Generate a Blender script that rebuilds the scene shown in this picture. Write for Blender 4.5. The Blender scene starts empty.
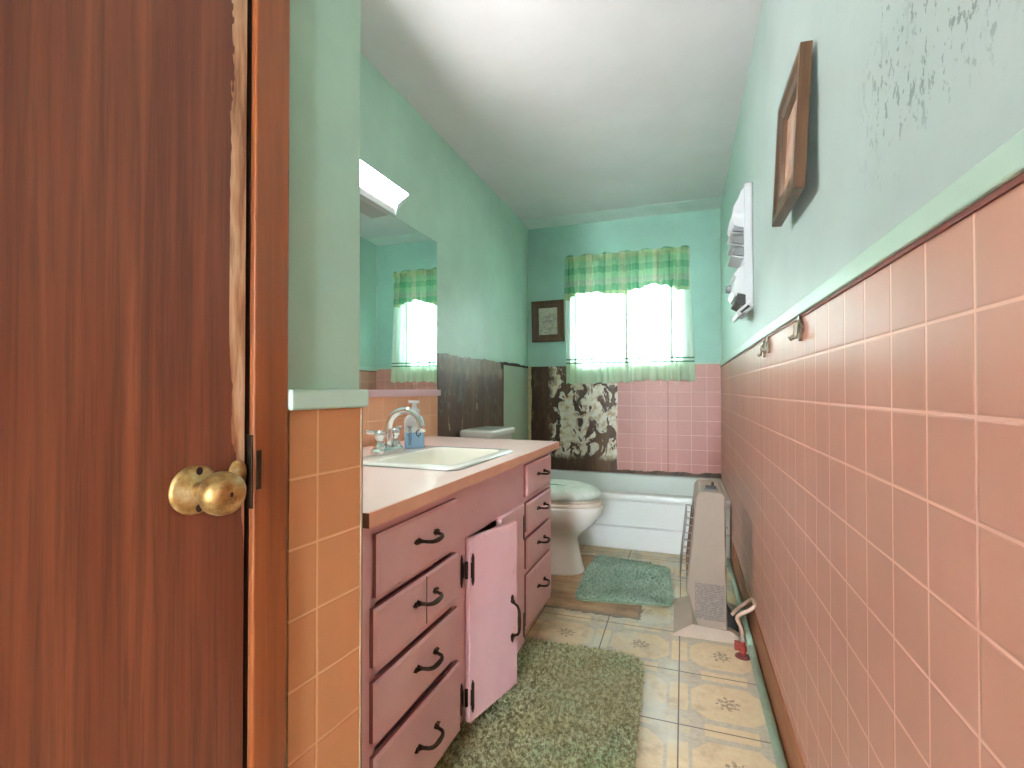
import bpy, bmesh, math, random
from mathutils import Vector, Matrix, noise as mnoise
random.seed(7)
PI = math.pi
S = bpy.context.scene
COL = S.collection

# ---------------------------------------------------------------- colour / node helpers
def lin(c):
    return tuple((x/255/12.92 if x/255 <= .04045 else ((x/255+.055)/1.055)**2.4) for x in c)
def rgba(c): return lin(c) + (1.0,)

class N:
    """small node-tree builder around one Principled BSDF"""
    def __init__(s, name, base=(200,200,200), rough=.5, metal=0, spec=.5, **kw):
        s.m = bpy.data.materials.new(name); s.m.use_nodes = True
        s.t = s.m.node_tree; s.b = s.t.nodes['Principled BSDF']; s.out = s.t.nodes['Material Output']
        s.b.inputs['Base Color'].default_value = rgba(base)
        s.b.inputs['Roughness'].default_value = rough
        s.b.inputs['Metallic'].default_value = metal
        s.b.inputs['Specular IOR Level'].default_value = spec
        for k, v in kw.items(): s.b.inputs[k.replace('_', ' ')].default_value = v
        s._o = None; s._sep = None
    def new(s, kind): return s.t.nodes.new(kind)
    def put(s, sock, v):
        if hasattr(v, 'is_output') or isinstance(v, bpy.types.NodeSocket): s.t.links.new(v, sock)
        elif isinstance(v, tuple) and len(v) == 3 and sock.type == 'RGBA': sock.default_value = rgba(v)
        else: sock.default_value = v
    def P(s):
        if s._o is None: s._o = s.new('ShaderNodeTexCoord').outputs['Object']
        return s._o
    def xyz(s):
        if s._sep is None:
            n = s.new('ShaderNodeSeparateXYZ'); s.t.links.new(s.P(), n.inputs[0]); s._sep = n.outputs
        return s._sep
    def math(s, op, a, b=None, c=None, clamp=False):
        n = s.new('ShaderNodeMath'); n.operation = op; n.use_clamp = clamp
        for i, v in enumerate((a, b, c)):
            if v is not None: s.put(n.inputs[i], v)
        return n.outputs[0]
    def add(s, a, b): return s.math('ADD', a, b)
    def mul(s, a, b): return s.math('MULTIPLY', a, b)
    def gt(s, a, b): return s.math('GREATER_THAN', a, b)
    def lt(s, a, b): return s.math('LESS_THAN', a, b)
    def step(s, a, lo, hi):
        n = s.new('ShaderNodeMapRange'); n.clamp = True; n.interpolation_type = 'SMOOTHSTEP'
        s.put(n.inputs[0], a); s.put(n.inputs[1], lo); s.put(n.inputs[2], hi)
        return n.outputs[0]
    def vec(s, scale=(1,1,1), loc=(0,0,0), rot=(0,0,0)):
        n = s.new('ShaderNodeMapping'); s.t.links.new(s.P(), n.inputs[0])
        n.inputs['Scale'].default_value = scale; n.inputs['Location'].default_value = loc; n.inputs['Rotation'].default_value = rot
        return n.outputs[0]
    def noise(s, scale=5, detail=4, rough=.5, stretch=(1,1,1), loc=(0,0,0), dist=0):
        n = s.new('ShaderNodeTexNoise')
        s.t.links.new(s.vec(stretch, loc), n.inputs['Vector'])
        n.inputs['Scale'].default_value = scale; n.inputs['Detail'].default_value = detail
        n.inputs['Roughness'].default_value = rough; n.inputs['Distortion'].default_value = dist
        return n.outputs['Fac']
    def mix(s, f, a, b, mode='MIX'):
        n = s.new('ShaderNodeMix'); n.data_type = 'RGBA'; n.blend_type = mode
        s.put(n.inputs[0], f); s.put(n.inputs[6], a); s.put(n.inputs[7], b)
        return n.outputs[2]
    def ramp(s, f, stops, const=False):
        n = s.new('ShaderNodeValToRGB'); e = n.color_ramp.elements
        if const: n.color_ramp.interpolation = 'CONSTANT'
        while len(e) < len(stops): e.new(.5)
        for el, (p, c) in zip(e, stops): el.position = p; el.color = rgba(c)
        s.put(n.inputs[0], f); return n.outputs[0]
    def bump(s, h, strength=.3, dist=.01):
        n = s.new('ShaderNodeBump'); n.inputs['Strength'].default_value = strength; n.inputs['Distance'].default_value = dist
        s.put(n.inputs['Height'], h); s.t.links.new(n.outputs[0], s.b.inputs['Normal']); return s
    def col(s, v): s.put(s.b.inputs['Base Color'], v); return s
    def rough(s, v): s.put(s.b.inputs['Roughness'], v); return s

def simple(name, base, rough=.5, metal=0, var=.0, scale=8, bump=0, **kw):
    n = N(name, base, rough, metal, **kw)
    if var:
        f = n.noise(scale, 5, .6)
        d = tuple(max(0, c*(1-var)) for c in base); l = tuple(min(255, c*(1+var*.6)) for c in base)
        n.col(n.ramp(f, [(.3, d), (.7, l)]))
        if bump: n.bump(f, bump, .004)
    return n.m

# ---------------------------------------------------------------- mesh helpers
class MB:
    def __init__(s): s.v = []; s.f = []; s.mi = []
    def face(s, idx, m=0): s.f.append(idx); s.mi.append(m)
    def box(s, a, b, m=0):
        x0,y0,z0 = (min(p,q) for p,q in zip(a,b)); x1,y1,z1 = (max(p,q) for p,q in zip(a,b)); o = len(s.v)
        s.v += [(x0,y0,z0),(x1,y0,z0),(x1,y1,z0),(x0,y1,z0),(x0,y0,z1),(x1,y0,z1),(x1,y1,z1),(x0,y1,z1)]
        for q in ((3,2,1,0),(4,5,6,7),(0,1,5,4),(1,2,6,5),(2,3,7,6),(3,0,4,7)): s.face([o+i for i in q], m)
        return s
    def loft(s, loops, cap0=True, cap1=True, m=0, closed=True):
        o = len(s.v); n = len(loops[0])
        for L in loops: s.v += [tuple(p) for p in L]
        for k in range(len(loops)-1):
            for i in range(n if closed else n-1):
                j = (i+1) % n
                s.face([o+k*n+i, o+k*n+j, o+(k+1)*n+j, o+(k+1)*n+i], m)
        if cap0: s.face([o+i for i in reversed(range(n))], m)
        if cap1: s.face([o+(len(loops)-1)*n+i for i in range(n)], m)
        return s
    def prism(s, poly, vec, m=0):
        vec = Vector(vec); return s.loft([poly, [tuple(Vector(p)+vec) for p in poly]], m=m)
    def tube(s, pts, r, n=10, m=0, caps=True):
        pts = [Vector(p) for p in pts]; loops = []
        rr = r if isinstance(r, (list, tuple)) else [r]*len(pts)
        t = (pts[1]-pts[0]).normalized(); u = t.orthogonal().normalized()
        for i, p in enumerate(pts):
            if i == 0: tn = pts[1]-p
            elif i == len(pts)-1: tn = p-pts[i-1]
            else: tn = (pts[i+1]-p).normalized()+(p-pts[i-1]).normalized()
            tn.normalize(); u = (u-tn*u.dot(tn)).normalized(); w = tn.cross(u)
            loops.append([p+(u*math.cos(2*PI*k/n)+w*math.sin(2*PI*k/n))*rr[i] for k in range(n)])
        return s.loft(loops, caps, caps, m)
    def lathe(s, prof, c=(0,0,0), axis='z', n=28, m=0, sx=1, sy=1):
        """prof: (radius, height along axis)"""
        loops = []
        for r, h in prof:
            L = []
            for k in range(n):
                a = 2*PI*k/n; p = (r*math.cos(a)*sx, r*math.sin(a)*sy, h)
                if axis == 'y': p = (p[0], h, p[1])
                if axis == '-y': p = (p[0], -h, p[1])
                if axis == 'x': p = (h, p[0], p[1])
                if axis == '-x': p = (-h, p[0], p[1])
                L.append((p[0]+c[0], p[1]+c[1], p[2]+c[2]))
            loops.append(L)
        return s.loft(loops, m=m)
    def grid(s, fn, nu, nv, m=0):
        o = len(s.v)
        for j in range(nv+1):
            for i in range(nu+1): s.v.append(tuple(fn(i/nu, j/nv)))
        for j in range(nv):
            for i in range(nu):
                a = o+j*(nu+1)+i; s.face([a, a+1, a+nu+2, a+nu+1], m)
        return s
    def obj(s, name, mat, parent=None, bevel=0, smooth=False, seg=2, subsurf=0, fix=True):
        me = bpy.data.meshes.new(name); me.from_pydata(s.v, [], s.f)
        mats = mat if isinstance(mat, (list, tuple)) else [mat]
        for x in mats: me.materials.append(x)
        me.polygons.foreach_set('material_index', s.mi)
        if fix:
            bm = bmesh.new(); bm.from_mesh(me); bmesh.ops.recalc_face_normals(bm, faces=bm.faces); bm.to_mesh(me); bm.free()
        if smooth: me.polygons.foreach_set('use_smooth', [True]*len(me.polygons))
        me.update()
        o = bpy.data.objects.new(name, me); COL.objects.link(o)
        if parent: o.parent = parent
        if bevel:
            b = o.modifiers.new('bevel', 'BEVEL'); b.width = bevel; b.segments = seg; b.limit_method = 'ANGLE'; b.angle_limit = math.radians(40)
            b.harden_normals = False
        if subsurf:
            q = o.modifiers.new('sub', 'SUBSURF'); q.levels = subsurf; q.render_levels = subsurf
        return o

def thing(name, label, cat, loc=(0,0,0), rot=(0,0,0), group=None):
    o = bpy.data.objects.new(name, None); COL.objects.link(o); o.empty_display_size = .05
    o.location = loc; o.rotation_euler = rot; o['label'] = label; o['category'] = cat
    if group: o['group'] = group
    return o
def tag(o, label, cat, group=None, kind=None):
    o['label'] = label; o['category'] = cat
    if group: o['group'] = group
    if kind: o['kind'] = kind
    return o
def struct(o): o['kind'] = 'structure'; return o

def rrect(x0, y0, x1, y1, r, z, n=5):
    pts = []
    for cx, cy, a0 in ((x1-r,y1-r,0),(x0+r,y1-r,PI/2),(x0+r,y0+r,PI),(x1-r,y0+r,3*PI/2)):
        for k in range(n+1):
            a = a0+PI/2*k/n; pts.append((cx+r*math.cos(a), cy+r*math.sin(a), z))
    return pts
def lerp_tab(tab, x):
    if x <= tab[0][0]: return tab[0][1]
    for (a, b), (c, d) in zip(tab, tab[1:]):
        if x <= c: return b+(d-b)*(x-a)/(c-a)
    return tab[-1][1]

# ---------------------------------------------------------------- dimensions
XL, XR, YB, ZC, YF = -1.272, .275, 4.10, 2.447, -1.95
P = .1095                                     # tile-board pitch
WX, WY = -.5665, .686                          # near-left wall base point, turned 6 degrees
WROT = math.radians(84)

# ---------------------------------------------------------------- materials
def paint(name, base, var=.06, specks=None, rough=.45):
    n = N(name, base, rough)
    f = n.noise(2.2, 5, .6); g = n.noise(30, 3, .6)
    d = tuple(c*(1-var) for c in base); l = tuple(min(255, c*(1+var*.5)) for c in base)
    c = n.ramp(f, [(.3, d), (.7, l)])
    if specks:
        c = specks(n, c)
    n.col(c); n.bump(n.add(n.mul(f, .6), n.mul(g, .25)), .18, .006)
    return n.m
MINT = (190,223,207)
MINT_PALE = (176,190,188)
def mold(n, c):
    x, y, z = n.xyz()
    reg = n.mul(n.step(y, 1.0, .82), n.step(z, 1.30, 1.42))
    reg = n.mul(reg, n.step(y, .42, .6))
    a = n.noise(85, 3, .65, (1, 1, .6)); b = n.noise(7, 3, .6)
    m = n.step(n.add(a, n.mul(n.math('SUBTRACT', b, .5), .55)), .59, .65)
    a2 = n.noise(23, 4, .7, (1, 1, .6), (3, 1, 2))
    m2 = n.mul(n.step(a2, .56, .70), .35)
    mm = n.mul(n.math('MAXIMUM', m, m2), reg)
    c = n.mix(n.mul(mm, .7), c, (96,106,108))
    # far end of this wall keeps more of its green
    return n.mix(n.step(y, 1.5, 3.3), c, (178,210,198))
M_mint = paint('mint_paint', MINT)
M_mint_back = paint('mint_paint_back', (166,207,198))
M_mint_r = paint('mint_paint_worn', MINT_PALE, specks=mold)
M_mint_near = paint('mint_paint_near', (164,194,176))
M_mint_trim = paint('mint_trim_paint', (186,212,198), rough=.35)
M_ceiling = paint('ceiling_paint', (228,223,227), .03, rough=.6)
M_white_trim = simple('white_trim', (226,230,230), .4, var=.03)

def tileboard(name, base, groove, ax, o1, oz, seam=None, var=.07, P=.1085):
    n = N(name, base, .22, spec=.5)
    s = n.xyz(); a = s[ax]; z = s[2]
    def g(v, off):
        t = n.math('FRACT', n.math('DIVIDE', n.math('SUBTRACT', v, off-50*P), P))
        return n.math('ABSOLUTE', n.math('SUBTRACT', t, .5))
    gx, gz = g(a, o1), g(z, oz)
    d = n.math('MAXIMUM', gx, gz)
    line = n.step(d, .476, .488)
    bright = n.mul(n.step(n.noise(3, 3, .6), .3, .75), 1)
    lo = tuple(c*(1-var) for c in base); hi = tuple(min(255, c*(1+var*.6)) for c in base)
    c = n.ramp(n.noise(2.5, 4, .6, (1,1,.5)), [(.3, lo), (.7, hi)])
    c = n.mix(n.mul(line, n.add(.55, n.mul(bright, .35))), c, groove)
    if seam:
        for sv in seam:
            q = n.lt(n.math('ABSOLUTE', n.math('SUBTRACT', a, sv)), .003)
            c = n.mix(n.mul(q, .7), c, (110,62,50))
    n.col(c)
    n.rough(n.add(.30, n.mul(n.noise(6, 3), .12)))
    n.bump(n.mul(n.step(d, .455, .488), -.8), .3, .0025)
    return n.m
M_tile_r = tileboard('pink_tile_board', (193,138,121), (244,196,180), 1, .608, 1.0086, (2.04,), P=.1043)
M_tile_b = tileboard('pink_tile_board_back', (200,140,132), (240,190,180), 0, .17, 1.0199, (-.1166,), P=.1128)
M_tile_n = tileboard('orange_tile_board', (198,136,92), (230,182,142), 0, -.0245, .897)
M_tile_s = tileboard('orange_tile_splash', (240,178,142), (250,210,180), 1, 1.9, .90)

def wood(name, dark, mid, light, ax=2, scale=6, rough=.35, stretch=.06):
    n = N(name, mid, rough)
    st = [1, 1, 1]; st[ax] = stretch
    a = n.noise(scale, 6, .65, tuple(st), dist=.6)
    st2 = [1, 1, 1]; st2[ax] = .03
    b = n.noise(scale*7, 4, .6, tuple(st2))
    c = n.ramp(a, [(.28, dark), (.5, mid), (.72, light)])
    c = n.mix(n.mul(n.step(b, .5, .68), .45), c, dark)
    return n, c, b
def wood_mat(*a, **k):
    n, c, b = wood(*a, **k); n.col(c); n.bump(b, .1, .002); return n.m
# door: red-brown veneer that has split away along its lock edge
n, c, b = wood('door_wood', (86,42,26), (118,62,40), (146,84,56), 2, 26, .42, stretch=.03)
g1 = n.noise(60, 5, .7, (1, 1, .022)); g2 = n.noise(4, 4, .6, (1, 1, .22), dist=.5)
c = n.mix(n.mul(n.step(g1, .46, .66), .55), c, (76,36,24))
c = n.mix(n.mul(n.step(g2, .42, .7), .45), c, (96,40,22))
x, y, z = n.xyz()
scr = n.mul(n.gt(n.noise(46, 3, .6, (1.4, 1, .35)), .765), .6)
c = n.mix(scr, c, (190,140,104))
e = n.noise(4, 5, .72, (2.5, 1, .5), (4, 0, 0)); e2 = n.noise(60, 4, .6, (1, 1, .1))
width = n.add(n.mul(n.step(e, .30, .60), .020), n.add(.005, n.mul(n.step(z, 1.25, 1.7), .006)))
low = n.step(z, .78, 1.02)
edge = n.mul(n.lt(y, .0012), n.gt(x, n.math('SUBTRACT', -.152, n.mul(width, low))))
c = n.mix(edge, c, n.ramp(e2, [(.35, (134,84,56)), (.5, (186,138,104)), (.62, (206,170,138)), (.75, (160,116,88))]))
n.col(c); n.bump(n.add(n.mul(b, .5), n.mul(edge, -1)), .25, .002)
M_door = n.m
M_casing = wood_mat('casing_wood', (104,52,26), (140,74,38), (164,94,52), 2, 7, .32)
M_base = wood_mat('baseboard_wood', (110,62,36), (150,92,58), (172,112,74), 1, 8, .5)
M_dark = simple('dark_gap', (38,14,10), .7)
M_frame = wood_mat('frame_wood', (58,36,22), (88,55,34), (116,76,48), 2, 14, .3)
M_frame_dark = wood_mat('dark_frame_wood', (58,36,18), (88,56,30), (112,76,44), 2, 14, .35)

# floor : printed vinyl tiles
n = N('vinyl_floor', (214,190,140), .28)
x, y, z = n.xyz()
T = .305
def cell(v, off):
    f = n.math('FRACT', n.math('DIVIDE', n.math('SUBTRACT', v, off-30*T), T)); return n.math('SUBTRACT', f, .5)
cx, cy = cell(x, -.0194), cell(y, 1.936)
ax_, ay_ = n.math('ABSOLUTE', cx), n.math('ABSOLUTE', cy)
mx = n.math('MAXIMUM', ax_, ay_); mn = n.math('MINIMUM', ax_, ay_)
octo = n.math('MAXIMUM', n.math('MAXIMUM', n.mul(ax_, .93), n.mul(ay_, 1.06)), n.mul(n.add(ax_, ay_), .64))
mott = n.noise(34, 4, .7)
cream = n.ramp(mott, [(.3, (226,202,164)), (.7, (240,222,190))])
gray = n.ramp(n.noise(60, 4, .7), [(.35, (198,186,168)), (.65, (218,208,190))])
inside = n.lt(octo, .345)
bars = n.mul(n.gt(mx, .405), n.lt(mn, .25))
c = n.mix(n.math('MAXIMUM', inside, bars), gray, cream)
# corner rosettes
dx = n.math('SUBTRACT', ax_, .43); dy = n.math('SUBTRACT', ay_, .43)
rr = n.math('SQRT', n.add(n.mul(dx, dx), n.mul(dy, dy)))
c = n.mix(n.mul(n.lt(n.math('ABSOLUTE', n.math('SUBTRACT', rr, .03)), .013), .8), c, (226,208,168))
# centre flower
r0 = n.math('SQRT', n.add(n.mul(cx, cx), n.mul(cy, cy)))
pet = n.math('SINE', n.mul(n.math('ARCTAN2', cy, cx), 8.0))
fl = n.mul(n.lt(r0, n.add(.105, n.mul(pet, .03))), n.gt(n.noise(95, 2, .6), .49))
c = n.mix(n.mul(fl, .75), c, (150,122,98))
# wear: greyer in the walked lane, darker near the cabinet
wear = n.mul(n.step(n.noise(4, 4, .6), .42, .66), n.mul(n.step(x, .02, -.04), n.step(x, -.46, -.3)))
c = n.mix(n.mul(wear, .7), c, (226,228,218))
dirt = n.mul(n.step(n.noise(9, 5, .7), .5, .75), .45)
c = n.mix(dirt, c, (150,122,82))
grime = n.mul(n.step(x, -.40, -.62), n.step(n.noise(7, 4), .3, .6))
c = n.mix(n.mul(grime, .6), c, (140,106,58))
seam = n.gt(mx, .4925)
c = n.mix(n.mul(seam, .85), c, (92,70,48))
# bare board patch beside the toilet where tiles are gone
wob = n.mul(n.math('SUBTRACT', n.noise(14, 4, .7), .5), .09)
yy = n.add(y, wob); xx = n.add(x, n.mul(wob, .6))
bare = n.mul(n.mul(n.lt(xx, -.205), n.gt(yy, 2.325)), n.lt(yy, 3.08))
bare_c = n.ramp(n.noise(9, 6, .7, (.5, 1, 1)), [(.28, (110,76,50)), (.5, (176,134,98)), (.72, (208,174,136))])
rim = n.mul(n.mul(n.lt(xx, -.19), n.gt(yy, 2.30)), n.lt(yy, 3.10))
c = n.mix(n.mul(rim, .75), c, (84,58,34))
c = n.mix(bare, c, bare_c)
n.col(c); n.rough(n.add(.22, n.mul(mott, .25)))
n.bump(n.math('SUBTRACT', n.mul(mott, .15), n.add(n.mul(seam, .8), n.mul(bare, 1.2))), .3, .002)
M_floor = n.m

# bare backing where the tile board has been pulled off
def backing(name, white, seed, xlim=None):
    n = N(name, (80,54,38), .5)
    x, y, z = n.xyz()
    a = n.noise(7, 6, .7, (1, 1, .14), (seed, 0, 0)); b = n.noise(16, 5, .7, (1, 1, .5), (seed, 2, 0))
    c = n.ramp(a, [(.25, (36,22,16)), (.42, (62,38,26)), (.55, (88,58,40)), (.72, (128,94,68))])
    c = n.mix(n.mul(n.step(b, .55, .63), .55), c, (112,112,112) if not white else (120,88,58))
    if white:
        w = n.noise(9, 5, .62, (1, 1, .62), (seed, 5, 1), .9)
        mask = n.step(w, .475, .50)
        mask = n.mul(mask, n.step(n.add(x, n.mul(n.math('SUBTRACT', b, .5), .2)), -1.09, -1.03))
        mask = n.mul(mask, n.step(n.add(z, n.mul(b, .1)), .50, .56))
        cc = n.ramp(n.noise(22, 4, .6, (1,1,1), (1, seed, 0)), [(.35, (190,164,130)), (.5, (224,216,200)), (.65, (232,230,222))])
        c = n.mix(mask, c, cc)
        n.bump(n.add(n.mul(mask, .7), n.mul(a, .5)), .5, .006)
    else:
        w = n.noise(17, 5, .7, (1, 1, .3), (seed, 5, 1))
        m2 = n.step(w, .64, .68)
        c = n.mix(n.mul(m2, .8), c, (196,178,150))
        top = n.mul(n.step(n.add(z, n.mul(n.math('SUBTRACT', b, .5), .1)), 1.10, 1.17), .65)
        c = n.mix(top, c, n.ramp(b, [(.35, (90,74,58)), (.65, (160,144,122))]))
        n.bump(n.add(n.mul(a, .6), n.mul(b, .4)), .5, .006)
    n.col(c); n.rough(n.add(.3, n.mul(b, .3)))
    return n.m
M_bare_b = backing('bare_backing', True, 3)
M_bare_l = backing('bare_boards', False, 8)
M_panel = paint('grey_green_panel', (170,184,164), .03)

M_cab = None
n = N('pink_cabinet_paint', (230,184,190), .42)
f = n.noise(3, 5, .65); g = n.noise(16, 5, .7, (1, 1, .4))
c = n.ramp(f, [(.3, (230,184,194)), (.7, (242,204,210))])
c = n.mix(n.mul(n.step(g, .66, .74), .35), c, (128,70,62))
n.col(c); n.bump(n.noise(30, 3), .08, .002); M_cab = n.m
M_cab_edge = simple('worn_drawer_edge', (150,88,84), .5, var=.15)
n = N('pink_laminate', (232,184,172), .25)
n.col(n.ramp(n.noise(3, 4), [(.3, (244,212,206)), (.7, (248,222,216))])); M_lam = n.m
M_lam_edge = simple('orange_pink_laminate_edge', (240,184,158), .3, var=.05)
M_endwood = wood_mat('raw_end_wood', (96,48,28), (136,76,46), (160,98,62), 2, 20, .6)
M_bronze = simple('dark_bronze', (62,46,34), .38, .75, var=.25, scale=60)
M_black = simple('black_plastic', (20,19,18), .4)
M_chrome = simple('chrome', (226,226,226), .08, 1)
M_porc = simple('white_porcelain', (240,238,232), .12)
M_basin = simple('cream_porcelain', (242,238,226), .14)
M_tub = simple('white_enamel', (234,240,240), .16)
M_seat = simple('toilet_seat_plastic', (234,222,208), .25)
M_beige = simple('heater_beige_enamel', (152,137,124), .4, var=.03)
M_heat_base = simple('heater_base_enamel', (176,158,142), .45, var=.05)
M_heat_top = simple('heater_white_enamel', (222,220,214), .35)
M_white_pl = simple('white_plastic', (206,206,212), .35)
M_grey_pl = simple('grey_plastic', (128,130,134), .4)
M_steel = simple('steel_wire', (170,168,166), .3, .9)
M_ceramic = simple('ceramic_radiant', (120,84,66), .8, var=.2, scale=60)
M_red = simple('red_valve_paint', (146,48,42), .35)
M_brassd = simple('dull_brass_fitting', (150,120,84), .4, .7)
M_tubeflex = simple('tan_flex_tube', (206,176,160), .35, .4)
M_pipe = simple('mint_painted_pipe', (176,208,188), .35, var=.06, scale=20)
M_pewter = simple('pewter_hook', (148,138,124), .35, .8, var=.3, scale=120)
n = N('worn_brass', (176,140,84), .3, .85)
f = n.noise(38, 4, .65)
n.col(n.ramp(f, [(.3, (112,78,44)), (.5, (186,150,96)), (.65, (206,190,150)), (.75, (190,120,80))]))
n.rough(n.add(.3, n.mul(f, .4))); M_brass = n.m

M_mirror = N('mirror_silver', (236,244,240), .01, 1).m

def cloth(name, colfn, trans=.5, thru=0, opaque=None):
    n = N(name, (180,220,190), .85, spec=.1)
    c = colfn(n); n.col(c)
    t = n.new('ShaderNodeBsdfTranslucent'); n.put(t.inputs['Color'], c)
    mx = n.new('ShaderNodeMixShader'); n.put(mx.inputs[0], trans if not opaque else n.mul(n.math('SUBTRACT', 1.0, opaque(n)), trans))
    n.t.links.new(n.b.outputs[0], mx.inputs[1]); n.t.links.new(t.outputs[0], mx.inputs[2])
    if thru:
        tr = n.new('ShaderNodeBsdfTransparent'); m2 = n.new('ShaderNodeMixShader'); n.put(m2.inputs[0], n.mul(n.math('SUBTRACT', 1.0, opaque(n)), thru))
        n.t.links.new(mx.outputs[0], m2.inputs[1]); n.t.links.new(tr.outputs[0], m2.inputs[2]); mx = m2
    n.t.links.new(mx.outputs[0], n.out.inputs['Surface'])
    return n.m
def plaid(n):
    x, y, z = n.xyz()
    def band(v, p, stops, off):
        return n.ramp(n.math('FRACT', n.math('DIVIDE', n.add(v, off), p)), stops, True)
    rows = band(z, .30, [(0, (112,172,138)), (.17, (172,212,176)), (.34, (206,214,166)), (.5, (106,160,128)), (.67, (182,178,172)), (.83, (166,206,172))], 10.02)
    cols = band(x, .26, [(0, (106,166,132)), (.2, (190,216,182)), (.4, (128,182,144)), (.6, (212,212,186)), (.8, (146,190,156))], 10)
    return n.mix(.5, rows, cols)
M_valance = cloth('plaid_valance_cloth', plaid, .15)
def sheer(n):
    x, y, z = n.xyz()
    c = n.mix(n.step(z, 1.262, 1.258), (236,244,236), (218,238,214))
    for zz in (1.286, 1.258):
        c = n.mix(n.lt(n.math('ABSOLUTE', n.math('SUBTRACT', z, zz)), .006), c, (96,150,116))
    return c
def hem_and_fold_shade(n):
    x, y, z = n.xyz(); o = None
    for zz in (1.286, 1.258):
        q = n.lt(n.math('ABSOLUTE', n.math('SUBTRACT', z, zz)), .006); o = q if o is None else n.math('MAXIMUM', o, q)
    for xx, w in ((-.430, .013), (-.085, .010), (-.80, .004), (-.71, .0045), (-.60, .004), (-.53, .0045), (-.33, .004), (-.22, .0045)):  # centre hem, then fold shade and window-edge silhouette painted as opaque lines
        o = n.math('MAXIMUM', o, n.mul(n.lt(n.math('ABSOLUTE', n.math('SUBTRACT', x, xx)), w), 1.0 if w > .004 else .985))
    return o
M_sheer = cloth('sheer_curtain_cloth', sheer, .36, .03, hem_and_fold_shade)
def glassmat(name, tint=(240,248,246), rough=0.0):
    n = N(name, tint, rough)
    t = n.new('ShaderNodeBsdfTransparent'); t.inputs[0].default_value = rgba(tint)
    g = n.new('ShaderNodeBsdfGlossy'); g.inputs['Roughness'].default_value = .02
    fr = n.new('ShaderNodeFresnel'); fr.inputs[0].default_value = 1.45
    mx = n.new('ShaderNodeMixShader')
    n.t.links.new(fr.outputs[0], mx.inputs[0]); n.t.links.new(t.outputs[0], mx.inputs[1]); n.t.links.new(g.outputs[0], mx.inputs[2])
    n.t.links.new(mx.outputs[0], n.out.inputs['Surface']); return n.m
M_glass = glassmat('window_glass')
def emit(name, colr, strength):
    n = N(name, colr, .4)
    n.b.inputs['Emission Color'].default_value = rgba(colr); n.b.inputs['Emission Strength'].default_value = strength
    return n.m

def pile(name, stops, sc=9):
    n = N(name, stops[0][1], .9, spec=.15)
    x, y, z = n.xyz()
    a = n.noise(sc, 4, .6); b = n.noise(160, 2, .6)
    d = n.mul(n.step(n.noise(85, 3, .7), .44, .62), .6)
    n.col(n.mix(d, n.ramp(a, stops), tuple(q*.62 for q in stops[0][1]))); return n.m
M_rug = None
n = N('olive_shag', (150,150,112), .9, spec=.15)
x, y, z = n.xyz()
c = n.ramp(n.noise(7, 4, .6), [(.3, (206,200,156)), (.55, (214,218,178)), (.75, (196,222,182))])
c = n.mix(n.mul(n.step(x, -.12, -.32), n.step(y, .45, .95)), c, (194,222,190))
c = n.mix(n.mul(n.step(n.noise(75, 3, .7), .42, .6), .75), c, (132,118,80))
n.col(c); M_rug = n.m
M_rug_base = simple('olive_rug_backing', (170,158,116), .95)
M_mat = pile('mint_shag', [(.3, (178,204,182)), (.6, (200,222,202)), (.75, (220,234,220))], 8)
M_mat_base = simple('mint_mat_backing', (140,160,134), .95)

# ---------------------------------------------------------------- room shell
t = .12
fl = struct(MB().box((-2.0, YF-2.5, -.1), (XR+t, YB+t, 0)).obj('floor', M_floor))
struct(MB().box((-2.0, YF-.1, ZC), (XR+t, YB+t, ZC+.1)).obj('ceiling', M_ceiling))
struct(MB().box((XL-t, .60, 0), (XL, YB+t, ZC)).obj('wall_left', M_mint))
wr = struct(MB().box((XR, YF-t, 0), (XR+t, YB+t, ZC)).obj('wall_right', M_mint_r))
# end wall behind the viewpoint; narrow opening added to let fill light in
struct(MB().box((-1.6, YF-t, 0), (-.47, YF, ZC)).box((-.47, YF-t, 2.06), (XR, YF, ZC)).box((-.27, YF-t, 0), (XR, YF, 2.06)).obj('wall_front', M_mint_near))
# back wall with the window opening
OX0, OX1, OZ0, OZ1 = -.862, -.015, 1.215, 2.02
b = MB()
b.box((XL, YB, 0), (OX0, YB+t, ZC)); b.box((OX1, YB, 0), (XR, YB+t, ZC))
b.box((OX0, YB, 0), (OX1, YB+t, OZ0)); b.box((OX0, YB, OZ1), (OX1, YB+t, ZC))
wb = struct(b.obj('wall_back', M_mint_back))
# soft white cove where the ceiling meets the back wall
cv = [(XL, YB-.20, ZC), (XL, YB-.20, ZC-.002), (XL, YB-.05, ZC-.007), (XL, YB, ZC-.016), (XL, YB, ZC)]
struct(MB().prism(cv, (XR-XL, 0, 0)).obj('trim_1', M_white_trim))
struct(MB().box((XR-.011, YB-.011, 1.25), (XR, YB, ZC-.07)).obj('trim_2', M_mint_trim, bevel=.003))

# near-left wall (turned 6 degrees) with its closet door
def near(o): o.location = (WX, WY, 0); o.rotation_euler = (0, 0, WROT); return o
b = MB()
b.box((-.1425, 0, 0), (.076, .10, ZC))
b.box((-2.66, 0, 2.06), (-.150, .10, ZC)); b.box((-2.66, 0, 0), (-.96, .10, 2.06))
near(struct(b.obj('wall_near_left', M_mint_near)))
wn_tile = near(struct(MB().box((-.0796, -.004, 0), (.074, 0, 1.004)).obj('wall_near_left_tile', M_tile_n)))
near(struct(MB().box((.074, -.007, 0), (.079, .012, 1.004)).obj('trim_3', simple('metal_edge', (150,128,106), .3, .4), bevel=.001)))
near(struct(MB().box((-.0885, -.019, 1.004), (.082, .02, 1.036)).obj('trim_4', M_mint_trim, bevel=.004)))
struct(MB().box((XL, .66, 0), (-.60, .757, ZC)).obj('wall_near_return', M_mint_near))
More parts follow.
